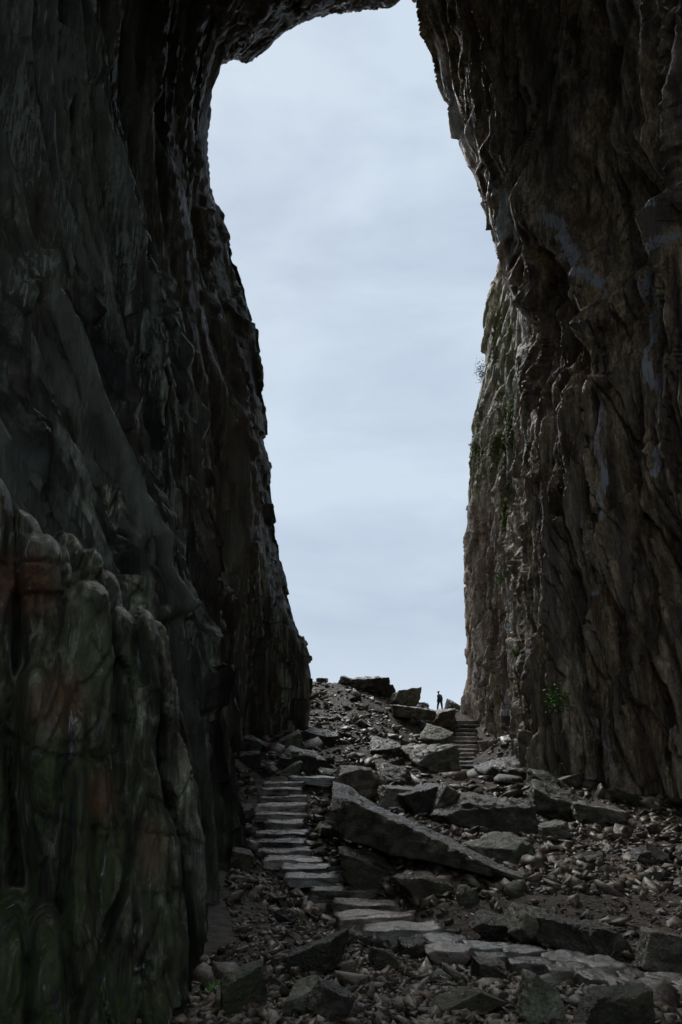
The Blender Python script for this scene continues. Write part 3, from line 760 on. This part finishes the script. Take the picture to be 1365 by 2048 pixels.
# ---- boulders one can tell apart
BL = [
 # name, label, px, py, Y, w, h, depth, rot, mat, seed
 ('flat block with a pale cracked top and a tall dark front', 972, 1628, 30.5, 215, 60, .55, (8, 4, 6), 'boulder', 11),
 ('wedge of rock leaning against the left end of the flat pale-topped block', 893, 1612, 32, 52, 66, 1.0, (6, 22, 20), 'boulder', 12),
 ('broad tilted slab with cracks across it, below the upper steps', 1040, 1546, 42, 120, 34, .8, (16, 3, -8), 'boulder', 13),
 ('square black block in the corner at the foot of the right wall', 1096, 1522, 42, 74, 78, .8, (0, 0, 12), 'boulder', 14),
 ('shiny wet slab tipped up beside the right wall', 1040, 1473, 52, 84, 14, .6, (14, -16, -10), 'step', 15),
 ('small wet plate of rock resting above the shiny tipped slab', 1028, 1455, 57, 40, 16, .8, (15, -5, 20), 'step', 16),
 ('rounded wet rock just right of the upper steps', 983, 1493, 50, 42, 22, 1, (5, -12, 0), 'step', 17),
 ('pale lichened block just left of the upper steps', 872, 1476, 55, 62, 40, .9, (14, 18, -30), 'mossy', 18),
 ('dark rock with a light sloping top directly below the walker', 880, 1442, 64, 66, 36, .8, (8, -8, 14), 'boulder', 19),
 ('pale squarish block standing on the ridge between outcrop and walker', 808, 1402, 69, 52, 42, .8, (6, 8, 30), 'boulder', 20),
 ('dark humped outcrop forming the highest part of the ridge', 742, 1368, 70, 80, 30, .9, (0, 2, 0), 'boulder', 221),
 ('low dark rock on the skyline left of the humped outcrop', 694, 1362, 70, 30, 13, .9, (0, 8, 0), 'boulder', 222),
 ('dark rock filling the gap between humped outcrop and squarish ridge block', 774, 1386, 70, 34, 24, .9, (0, -6, 20), 'boulder', 223),
 ('small rounded rock on the skyline left of the walker', 846, 1411, 73, 22, 12, .9, (0, 6, 0), 'boulder', 224),
 ('dark pointed rock on the skyline just right of the walker', 909, 1416, 73.5, 25, 20, .7, (0, 28, 10), 'boulder', 22),
 ('small boxy boulder on the skyline beside the left wall', 644, 1362, 69, 24, 13, .9, (0, 4, 10), 'boulder', 23),
 ('large dark block left of the foot of the upper steps', 862, 1516, 46, 96, 56, .8, (6, 3, 20), 'boulder', 24),
 ('long dark rock lying under the pale squarish ridge block', 825, 1428, 64, 88, 26, .7, (0, 6, 0), 'boulder', 25),
 ('grey-topped boulder behind the thin end of the long slab', 1020, 1706, 23.2, 86, 58, .9, (14, -14, 24), 'mossy', 26),
 ('brownish stone beside the grey-topped boulder', 968, 1703, 23.6, 42, 26, .9, (10, 0, 0), 'boulder', 27),
 ('lens-shaped block with pointed ends against the right rubble', 1125, 1612, 31.5, 130, 48, .6, (10, 12, 0), 'mossy', 28),
 ('low dark block at the far right end of the boulder row', 1200, 1632, 30, 110, 40, .7, (4, 8, -10), 'boulder', 29),
 ('grey pyramid of rock in front of the black corner block', 1105, 1580, 37, 80, 40, .8, (20, 6, 10), 'mossy', 30),
 ('smooth dark rock touching the foot of the right wall', 1118, 1548, 38.5, 46, 20, .8, (0, 0, 0), 'step', 31),
 ('flat pale plate lying on the rubble between the two flights', 785, 1553, 36, 66, 24, .8, (22, 3, 20), 'boulder', 32),
 ('tilted plate above the flat pale plate', 770, 1498, 46, 62, 24, .8, (22, 10, -10), 'boulder', 33),
 ('grey plate beside the large dark block, mid slope', 815, 1508, 44, 44, 18, .9, (20, -4, 0), 'boulder', 34),
 ('dark bulky rock behind the thick end of the long slab', 720, 1565, 31, 92, 62, .8, (0, 14, 15), 'boulder', 35),
 ('dark rock in the hollow behind the middle of the long slab', 790, 1600, 28.5, 70, 50, .9, (0, 10, 0), 'boulder', 36),
 ('bulky dark rock right of the hollow, behind the long slab', 840, 1610, 30, 70, 56, .9, (0, -8, 30), 'boulder', 37),
 ('large rock at the foot of the left pillar, its top lit', 640, 1478, 46, 62, 40, .9, (12, 16, -18), 'boulder', 38),
 ('lichened boulder resting against the left pillar', 583, 1488, 43.5, 50, 38, .9, (6, -10, 0), 'mossy', 39),
 ('pale leaning slab where pillar and ribbed wall meet', 502, 1492, 41, 50, 36, .7, (10, 24, 10), 'boulder', 40),
 ('dark rock below the leaning slab at the pillar corner', 500, 1520, 38, 56, 34, .9, (0, 0, 20), 'boulder', 41),
 ('thin pale plate pointing down towards the lower steps', 488, 1537, 35, 42, 9, .7, (14, 34, 0), 'boulder', 42),
 ('dark rock face behind the top of the lower steps', 595, 1527, 34.5, 100, 40, .6, (0, 3, 0), 'boulder', 43),
 ('squat brown rock left of the middle lower steps', 485, 1725, 21.8, 46, 40, .9, (0, 4, 10), 'mossy', 44),
 ('rounded stone left of the lower steps, near the wall', 482, 1664, 24.2, 44, 30, .9, (0, 0, 0), 'boulder', 45),
 ('pale flat-topped stone left of the lower steps', 481, 1628, 26.0, 46, 22, .9, (14, 8, 0), 'mossy', 46),
 ('smooth pale round stone lying alone in the dark gravel', 572, 1834, 15.0, 42, 32, .7, (38, 20, 0), 'step', 47),
 ('mossy flat-faced block in front of the left wall foot', 487, 1978, 9.9, 96, 88, .8, (10, -8, 30), 'mossy', 48),
 ('dark cube-shaped block in the foreground left of the cone', 624, 1996, 9.8, 92, 66, .9, (4, 3, 8), 'mossy', 49),
 ('brown cone-shaped rock in front of the dark cube block', 663, 2006, 9.3, 68, 66, .9, (0, 30, 30), 'boulder', 50),
 ('green-tinged wedge boulder in the middle of the foreground', 630, 1918, 12.2, 110, 58, .9, (10, -14, -14), 'mossy', 51),
 ('upright grey rock right of the green wedge boulder', 765, 1920, 12.3, 52, 52, .9, (0, 12, 20), 'mossy', 52),
 ('yellowish stone leaning against the green wedge boulder', 696, 1942, 11.3, 30, 46, .8, (0, 26, 0), 'boulder', 53),
 ('greenish humped boulder just above the paved path', 1068, 1856, 15.2, 106, 74, .8, (8, 18, 8), 'mossy', 54),
 ('large brown boulder just above the paved path', 1186, 1872, 15.0, 120, 66, .8, (0, 10, 10), 'boulder', 55),
 ('rust-brown boulder above the right end of the paved path', 1330, 1908, 13.6, 100, 92, .9, (0, 0, 0), 'boulder', 56),
 ('dark ledge of rock above the path, under the long slab', 985, 1855, 16.2, 96, 44, .8, (4, 12, 0), 'mossy', 57),
 ('sharp upright fin of rock below the paved path', 1080, 2012, 9.2, 92, 100, .7, (0, 38, 20), 'mossy', 58),
 ('broad two-humped block at the lower right', 1235, 2026, 8.8, 140, 78, .8, (4, 4, 10), 'mossy', 59),
 ('long light-edged slab lying at the bottom right of centre', 905, 2012, 9.4, 120, 34, .6, (12, -24, 0), 'mossy', 60),
 ('grey rock at the left end of the paved path', 835, 1900, 13.4, 70, 34, .8, (8, -14, 0), 'boulder', 61),
 ('dark rounded rock just below the middle of the path', 980, 1942, 11.6, 66, 46, .9, (0, 4, 0), 'boulder', 62),
 ('dark rock under the overhanging middle of the long slab', 850, 1772, 18.9, 110, 36, .6, (4, 10, 0), 'boulder', 63),
 ('dark stone bank rising right of the curving lower steps', 740, 1738, 20.4, 120, 50, .7, (4, 20, 0), 'boulder', 64),
 ('low brown rock lying on the gravel at the far right', 1300, 1712, 22, 60, 26, .9, (0, 0, 0), 'boulder', 65),
 ('pale wet stone at the right edge of the gravel', 1318, 1716, 21.4, 34, 30, .8, (10, 10, 0), 'step', 66),
 ('black humped rock in the upper gravel, right of the boulder row', 1110, 1665, 26.4, 60, 30, .9, (0, 0, 0), 'boulder', 67),
 ('low stone with a pale flat top in the upper right gravel', 1185, 1654, 27.5, 30, 9, .9, (8, 0, 0), 'step', 68),
]
for lb, px, py, Y, wp, hp, dp, ro, mt, sd in BL:
    boulder('boulder', lb, px, py, Y, wp, hp, dp, ro, mt, sd, n=24)

# ---- stone stairs and path
def stone_slab(px, py, Y, wpx, thick, depth, r, rz=0., n=14, tilt=0.):
    a = wpx * Y / F_PX / 2
    V, Fc = CD[n]
    dims = np.array([a, depth / 2, thick / 2])
    p = V * dims
    # rough split edges
    sd = r.uniform(0, 99)
    p[:, 0] += fbm(p[:, 1] / .35 + sd, p[:, 2] / .3, 1.0, 3) * .09 * np.sign(V[:, 0]) * (np.abs(V[:, 0]) > .8)
    p[:, 1] += fbm(p[:, 0] / .45 + sd, p[:, 2] / .3, 7.0, 4) * .10 * (np.abs(V[:, 1]) > .5)
    p[:, 2] += fbm(p[:, 0] / .8 + sd, p[:, 1] / .6, 3.0, 4) * .045 + (p[:, 0] / a) * r.uniform(-.025, .025)
    c = P(px, py, Y)
    p = p @ rotm(tilt, 0, rz).T + c + np.array([0, 0, -thick / 2])
    return p, Fc
def flight(name, label, lst, depth, thick, mat, seed, rz=0.0, n=14):
    r = np.random.default_rng(seed)
    c = P(lst[-1][0], lst[-1][1], lst[-1][2])
    root = empty(name, tuple(c)); tag(root, label, 'stone stairs')
    for i, (px, py, Y, w_) in enumerate(lst):
        p, Fc = stone_slab(px, py, Y, w_, thick * r.uniform(.85, 1.2) * (1.35 if py > 1765 else 1), depth * r.uniform(.9, 1.1) * (.78 if py > 1765 else 1), r, rz + r.uniform(-.05, .05), n)
        link('step', np_mesh('step', p - c, Fc, M[mat], False, {'rnd': np.full(len(p), r.uniform())}), root)
    return root
flight('stone_stairs', 'long lower flight of uneven wet stone steps curving up from the path', LOW, 0.70, 0.22, 'step', 5)
flight('stone_stairs', 'short straight upper flight of stone steps climbing to the walker on the ridge', UP, 1.42, 0.26, 'step', 6, n=8)
r = np.random.default_rng(12)
cpath = P(1000, 1905, 14)
path = empty('stone_path', tuple(cpath)); tag(path, 'path of flat cracked paving slabs crossing the lower right foreground', 'path')
PAV = [(880, 1880, 15.2, 95), (900, 1899, 14.3, 92), (975, 1896, 14.5, 86), (985, 1915, 13.7, 70), (1050, 1904, 14.1, 82), (1065, 1926, 13.2, 86), (1130, 1918, 13.5, 84), (1125, 1942, 12.6, 62), (1150, 1940, 12.7, 70), (1200, 1930, 13.0, 92), (1195, 1954, 12.2, 84),
       (1262, 1952, 12.2, 60), (1250, 1972, 11.7, 60), (1290, 1972, 11.6, 86), (1330, 1960, 12.0, 74), (1340, 1984, 11.3, 86), (1290, 1996, 10.9, 74), (1380, 2005, 10.6, 90), (1400, 1975, 11.5, 80), (1345, 2012, 10.4, 60)]
for px, py, Y, w_ in PAV:
    a = w_ * Y / F_PX / 2 * 1.02
    p, Fc = rock_shape((a, a * r.uniform(.6, .85), .13), r, 14, .05, 9, .02, .8, 1.0)
    p = p @ rotm(r.uniform(-.05, .05), r.uniform(-.05, .05), r.uniform(-.3, .3)).T
    p[:, 2] += fbm(p[:, 0] / .4 + px, p[:, 1] / .4, 1.0, 3) * .03
    c = P(px, py, Y) - cpath; c[2] -= .07
    link('paving_stone', np_mesh('paving_stone', p + c, Fc, M['step'], False, {'rnd': np.full(len(p), r.uniform())}), path)

# ---- loose rocks: prototypes
def proto(r, dims):
    return rock_shape(dims, r, 3, .3, 5, 0, .6, .9)
def hull_rock(r, n, flat):
    bm = bmesh.new()
    for k in range(n):
        v = r.uniform(-1, 1, 3); v /= max(np.abs(v).max(), 1e-6) ** .75          # points near the faces of a box: slabby splinters
        bm.verts.new(v * (1, r.uniform(.55, .8), flat))
    q = bmesh.ops.convex_hull(bm, input=bm.verts)
    bmesh.ops.delete(bm, geom=list(set(q['geom_interior'] + q['geom_unused'])), context='VERTS')
    bmesh.ops.triangulate(bm, faces=bm.faces)
    bmesh.ops.recalc_face_normals(bm, faces=bm.faces)
    bm.verts.index_update()
    V = np.array([v.co[:] for v in bm.verts]); Fc = np.array([[v.index for v in f.verts] for f in bm.faces]); bm.free()
    return V, Fc
protos = [hull_rock(np.random.default_rng(100 + i), 10, (.14, .24, .36, .55)[i % 4]) for i in range(20)]
mid_protos = []
for i in range(24):
    p, Fc = hull_rock(np.random.default_rng(200 + i), 15, (.2, .34, .5)[i % 3])
    mid_protos.append(np_mesh('rock', p, Fc, M[('rubble', 'boulder', 'mossy', 'rubble')[i % 4]], False, {'rnd': np.full(len(p), i / 24.)}))

def on_path(x, y, z):
    q = np.stack([x, y, z], 1); px, py = to_px(q)
    bad = (px > 900) & (px < 960) & (py > 1436) & (py < 1545) & (y > 40) & (y < 70)
    bad |= (px > 545 - 40) & (px < 618) & (py > 1552) & (py < 1700) & (y > 20) & (y < 32)
    for lst, dpt in ((LOW, .48), (UP, .8), (PAV, .6)):
        for a, b_, Y, w_ in lst:
            c = P(a, b_, Y); hw = w_ * Y / F_PX / 2
            bad |= (np.abs(x - c[0]) < hw * .95) & (np.abs(y - c[1]) < dpt)
    return bad
def wall_ok(x, y, z):
    ok = np.ones(len(x), bool)
    q = np.stack([np.clip(y, -28, 72), z], 1)
    ok &= (x > XL(np.stack([np.clip(y, -28, 50), z], 1)) + .1) | (y > 52)
    ok &= x < XR(q) + .3
    return ok
def scatter(n, ylo, yhi, power, seed):
    r = np.random.default_rng(seed)
    u = r.uniform(size=n)
    k = 1.0001 - power
    y = (ylo ** k + u * (yhi ** k - ylo ** k)) ** (1 / k)
    hw = y * .52 + 1.5
    x = r.uniform(-1, 1, n) * hw
    x = np.clip(x, -14, 19)
    z = H(x, y)
    ok = wall_ok(x, y, z)
    return x[ok], y[ok], z[ok], r

# individual loose rocks, those that show largest
def place_rocks(n, ylo, yhi, power, smin, smax, seed, zones):
    x, y, z, r = scatter(n * 6, ylo, yhi, power, seed)
    keep = ~on_path(x, y, z)
    px, py = to_px(np.stack([x, y, z], 1))
    keep &= (px > -20) & (px < 1390) & (py < 2080)
    x, y, z, px, py = (v[keep][:n] for v in (x, y, z, px, py))
    for i in range(len(x)):
        s = smin * (smax / smin) ** (r.uniform() ** 1.8)
        o = bpy.data.objects.new('rock', mid_protos[int(r.integers(24))]); COL.objects.link(o)
        o.scale = (s, s * r.uniform(.8, 1.2), s * r.uniform(.7, 1.2))
        o.rotation_euler = (r.normal() * .35, r.normal() * .35, r.uniform(0, 6.28))
        o.location = (x[i], y[i], z[i] + s * .12)
        lb, gr = zones(px[i], py[i], y[i])
        tag(o, lb, 'rock', gr)
def zones(px, py, y):
    if y > 50: return 'small angular rock lying on the scree slope below the ridge', 'loose rocks on the ridge scree'
    if y > 31: return 'loose angular rock lying between the boulders at mid slope', 'loose rocks between the boulders'
    if y > 17 and px < 760: return 'loose angular rock beside the lower stone steps', 'loose rocks beside the lower steps'
    if y > 17: return 'loose angular rock on the gravel right of the long slab', 'loose rocks on the right gravel'
    return 'loose angular rock in the dark foreground rubble', 'loose rocks in the foreground'
place_rocks(95, 8.5, 17, 1.2, .11, .30, 41, zones)
place_rocks(90, 17, 31, 1.1, .18, .5, 42, zones)
place_rocks(75, 31, 50, 1.0, .3, .85, 43, zones)
place_rocks(38, 50, 74, 1.0, .3, .8, 44, zones)

# the rest: rubble that nobody could count
def rubble(name, label, n, ylo, yhi, power, smin, smax, seed, pw=2.2, mat='rubble', zoff=.2):
    x, y, z, r = scatter(n, ylo, yhi, power, seed)
    keep = ~on_path(x, y, z)
    x, y, z = x[keep], y[keep], z[keep]
    VV, FF, RR = [], [], []
    base = 0
    kind = r.integers(0, len(protos), len(x))
    for k in range(len(protos)):
        sel = np.where(kind == k)[0]; m = len(sel)
        if not m: continue
        V, Fc = protos[k]
        s = smin * (smax / smin) ** (r.uniform(size=m) ** pw)
        a = r.uniform(0, 6.283, m); tx = r.normal(size=m) * .4; ty = r.normal(size=m) * .4
        ca, sa = np.cos(a), np.sin(a); cx, sx = np.cos(tx), np.sin(tx); cy, sy = np.cos(ty), np.sin(ty)
        Z0 = np.zeros(m); O = np.ones(m)
        Rz = np.stack([ca, -sa, Z0, sa, ca, Z0, Z0, Z0, O], 1).reshape(m, 3, 3)
        Rx = np.stack([O, Z0, Z0, Z0, cx, -sx, Z0, sx, cx], 1).reshape(m, 3, 3)
        Ry = np.stack([cy, Z0, sy, Z0, O, Z0, -sy, Z0, cy], 1).reshape(m, 3, 3)
        Mx = Rz @ Rx @ Ry
        P_ = np.einsum('mij,vj->mvi', Mx, V) * s[:, None, None]
        P_ += np.stack([x[sel], y[sel], z[sel] + s * zoff], 1)[:, None]
        VV.append(P_.reshape(-1, 3))
        FF.append((Fc[None] + (np.arange(m) * len(V))[:, None, None] + base).reshape(-1, 3))
        RR.append(np.repeat(r.uniform(size=m), len(V)))
        base += m * len(V)
    me = np_mesh(name, np.concatenate(VV), np.concatenate(FF), M[mat], False, {'rnd': np.concatenate(RR)})
    o = link(name, me)
    return tag(o, label, 'rubble', None, 'stuff')
rubble('rubble', 'fine angular rubble covering the near floor', 24000, 6, 22, 1.5, .025, .15, 51, 2.6)
rubble('rubble', 'angular rubble covering the floor further in', 20000, 18, 48, 1.2, .05, .33, 52, 2.8)
rubble('scree', 'loose scree covering the slope up to the ridge', 12000, 44, 82, .6, .09, .6, 53, 3.0)

# ------------------------------------------------------------------ plants
dg = bpy.context.evaluated_depsgraph_get()
bvR = BVHTree.FromObject(right_wall, dg)
def hit_right(px, py):
    h_ = bvR.ray_cast(Vector((0, 0, 0)), ray(px, py))
    return h_[0] if h_[0] is not None else Vector(P(px, py, 60))
def leaves(n, spread, size, r, hang=0.0):
    """fronds: rows of small pointed leaflets"""
    V, Fc = [], []
    for i in range(n):
        c = r.normal(size=3) * np.array(spread)
        d = r.normal(size=3); d[2] = abs(d[2]) * .5 - hang; d /= np.linalg.norm(d)
        sd = np.cross(d, r.normal(size=3)); sd /= np.linalg.norm(sd)
        l = size * r.uniform(.6, 1.4); b0 = len(V)
        V += [c, c + d * l * .5 + sd * l * .22, c + d * l, c + d * l * .5 - sd * l * .22]
        Fc.append([b0, b0 + 1, b0 + 2, b0 + 3])
    return np.array(V), np.array(Fc)
def plant(name, label, cat, pos, n, spread, size, mat, seed, hang=0., stem=True):
    r = np.random.default_rng(seed)
    root = empty(name, tuple(pos)); tag(root, label, cat)
    V, Fc = leaves(n, spread, size, r, hang)
    link('foliage', np_mesh('foliage', V, Fc, M[mat]), root)
    if stem:
        sv, sf = [], []
        for i in range(5):
            tip = r.normal(size=3) * np.array(spread) * .9
            a0 = np.array([.25, .1, -spread[2]]); w_ = size * .06; b0 = len(sv)
            for q, ww in ((a0, w_ * 1.6), ((a0 + tip) / 2 + r.normal(size=3) * .03, w_), (tip, w_ * .4)):
                for an in range(3):
                    sv.append(q + ww * np.array([math.cos(an * 2.094), math.sin(an * 2.094), 0]))
            for l in range(2):
                for an in range(3):
                    sf.append([b0 + l * 3 + an, b0 + l * 3 + (an + 1) % 3, b0 + l * 3 + 3 + (an + 1) % 3, b0 + l * 3 + 3 + an])
        link('stem', np_mesh('stem', np.array(sv), np.array(sf), M['twig']), root)
    return root
def left_of_edge(px, py, Y=71.0):
    return Vector(P(px, py, Y))
plant('shrub', 'dark shrub jutting out high on the edge of the right wall', 'shrub', left_of_edge(963, 744), 420, (.28, .3, .62), .17, 'shrub', 1)
plant('shrub', 'tiny sprig jutting from the edge of the right wall, halfway up', 'shrub', left_of_edge(943, 890), 90, (.18, .15, .10), .14, 'shrub', 2)
plant('shrub', 'small sprig low on the edge of the right wall', 'shrub', left_of_edge(933, 1196), 110, (.13, .15, .26), .14, 'shrub', 3)
for i, (px, py, sp, lb) in enumerate([(1027, 808, (.5, .3, .7), 'bright green ferns high on the right wall, above the moss strip'),
                                      (1003, 1156, (.45, .3, .5), 'bright green ferns at the head of the long white streak'),
                                      (1114, 1398, (.45, .3, .42), 'bright green ferns low on the right wall above the wet stain')]):
    p = hit_right(px, py) - ray(px, py) * .3
    plant('fern', lb, 'fern', p, 300, tuple(v * .72 for v in sp), .17, 'leaf', 10 + i, .6, False)
plant('fern', 'small fern growing by the foot of the near left wall', 'fern', Vector(P(436, 1982, 9.6)), 60, (.07, .06, .04), .07, 'leaf', 20, 0., False)
rm = np.random.default_rng(33)
for i, (px, py, w_, h_, lb) in enumerate([(1020, 860, 11, 42, 'long hanging moss cushion below the high ferns'), (996, 888, 12, 14, 'round moss cushion left of the long hanging one'), (955, 902, 12, 14, 'moss cushion at the very edge of the right wall'),
                                          (1012, 975, 10, 38, 'narrow moss cushion under the long hanging one'), (1008, 1030, 8, 26, 'lowest moss cushion on the right wall'), (1038, 1308, 10, 5, 'thin moss ledge above the foot of the right wall')]):
    c = hit_right(px, py)
    V, Fc = [], []
    for k in range(260):
        qx, qy = px + rm.normal() * w_ * .55, py + rm.normal() * h_ * .55
        h0 = bvR.ray_cast(Vector((0, 0, 0)), ray(qx, qy))
        if h0[0] is None or abs(h0[0].y - c.y) > 6: continue
        q = np.array(h0[0] - ray(qx, qy) * .04); s = rm.uniform(.05, .14)
        b0 = len(V)
        for a in range(4):
            d = rm.normal(size=3); d /= np.linalg.norm(d); V.append(q + d * s)
        Fc += [[b0, b0 + 1, b0 + 2, b0 + 3]]
    if V:
        V = np.array(V) - np.array(c)
        o = link('moss_cushion', np_mesh('moss_cushion', V, np.array(Fc), M['moss'])); o.location = c
        tag(o, lb, 'moss', None, 'stuff')

# ------------------------------------------------------------------ walker on the ridge
def skinned(name, verts, edges, radii, mat, parent, lvl=2, root=0):
    me = bpy.data.meshes.new(name); me.from_pydata(verts, edges, []); me.update()
    o = link(name, me)
    sm = o.modifiers.new('skin', 'SKIN'); sm.use_smooth_shade = True
    sv = me.skin_vertices[0].data
    for i, rr in enumerate(radii):
        sv[i].radius = rr if isinstance(rr, tuple) else (rr, rr)
        sv[i].use_root = (i == root)
    sb = o.modifiers.new('sub', 'SUBSURF'); sb.levels = lvl; sb.render_levels = lvl
    dg = bpy.context.evaluated_depsgraph_get(); dg.update()
    m2 = bpy.data.meshes.new_from_object(o.evaluated_get(dg))
    o.modifiers.clear(); old = o.data; o.data = m2; bpy.data.meshes.remove(old)
    m2.materials.clear(); m2.materials.append(mat)
    o.parent = parent
    return o
M['jacket'] = plain_mat('jacket_cloth', (0.045, 0.055, 0.075), .8, .2, 30)
M['trousers'] = plain_mat('trouser_cloth', (0.05, 0.06, 0.08), .85, .2, 30)
M['skin'] = plain_mat('skin', (0.42, 0.27, 0.2), .5, .05, 20)
M['hair'] = plain_mat('hair', (0.02, 0.016, 0.012), .6, .2, 60)
M['boot'] = plain_mat('boot_leather', (0.03, 0.025, 0.02), .5, .2, 40)
pp = P(880.5, 1421.5, 75.0)
person = empty('person', tuple(pp))
tag(person, 'person in a dark jacket walking along the ridge against the sky', 'person')
# faces left and slightly away; stride along x. local: x right, y away, z up
bv = [(0.02, 0, .93), (0.03, 0, 1.12), (0.0, 0, 1.34), (-.06, 0, 1.48), (-.10, 0, 1.56), (-.13, 0, 1.68), (-.12, 0, 1.76),
      (-.02, -.09, .88), (-.12, -.09, .50), (-.18, -.09, .12), (-.30, -.09, .05),
      (.06, .09, .88), (.13, .09, .49), (.16, .09, .10), (.05, .09, .05),
      (-.02, -.20, 1.38), (.06, -.24, 1.10), (-.04, -.25, .86), (-.08, -.25, .78),
      (-.02, .20, 1.38), (.05, .24, 1.10), (.0, .25, .84), (-.04, .25, .76)]
be = [(0, 1), (1, 2), (2, 3), (3, 4), (4, 5), (5, 6), (0, 7), (7, 8), (8, 9), (9, 10), (0, 11), (11, 12), (12, 13), (13, 14), (2, 15), (15, 16), (16, 17), (17, 18), (2, 19), (19, 20), (20, 21), (21, 22)]
br = [(.15, .12), (.14, .13), (.15, .15), .07, .055, .095, .085, .10, .065, .045, .035, .10, .065, .045, .035, .065, .05, .032, .035, .065, .05, .032, .035]
body = skinned('body', bv, be, br, M['skin'], person)
# jacket and trousers as clothing over the body
jv = [(0.03, 0, .84), (0.03, 0, 1.12), (0.01, 0, 1.32), (-.05, 0, 1.46), (-.02, -.20, 1.38), (.06, -.245, 1.10), (-.04, -.255, .88), (-.02, .20, 1.38), (.05, .245, 1.10), (0, .255, .86)]
je = [(0, 1), (1, 2), (2, 3), (2, 4), (4, 5), (5, 6), (2, 7), (7, 8), (8, 9)]
jr = [(.20, .19), (.18, .17), (.18, .18), .085, .085, .07, .055, .085, .07, .055]
skinned('jacket', jv, je, jr, M['jacket'], person)
tv = [(0.02, 0, .93), (-.02, -.09, .86), (-.12, -.09, .50), (-.18, -.09, .13), (.06, .09, .86), (.13, .09, .49), (.16, .09, .11)]
skinned('trousers', tv, [(0, 1), (1, 2), (2, 3), (0, 4), (4, 5), (5, 6)], [(.16, .13), .115, .085, .07, .115, .085, .07], M['trousers'], person)
for bx, by in ((-.2, -.09), (.14, .09)):
    skinned('boot', [(bx + .05, by, .09), (bx, by, .05), (bx - .13, by, .04)], [(0, 1), (1, 2)], [.06, .06, .045], M['boot'], person)
hr = skinned('hair', [(-.10, 0, 1.66), (-.11, 0, 1.75), (-.115, 0, 1.79)], [(0, 1), (1, 2)], [(.08, .09), (.10, .10), .075], M['hair'], person)
hr.location.x += .02
person.rotation_euler = (0, 0, R(-48))
person.scale = (1.22, 1.22, 1.04)
# the flat stone under the walker's feet
boulder('boulder', 'low flat rock on the ridge right under the walker\'s feet', 880, 1428, 75, 60, 17, .8, (0, 0, 0), 'boulder', 77, n=14)
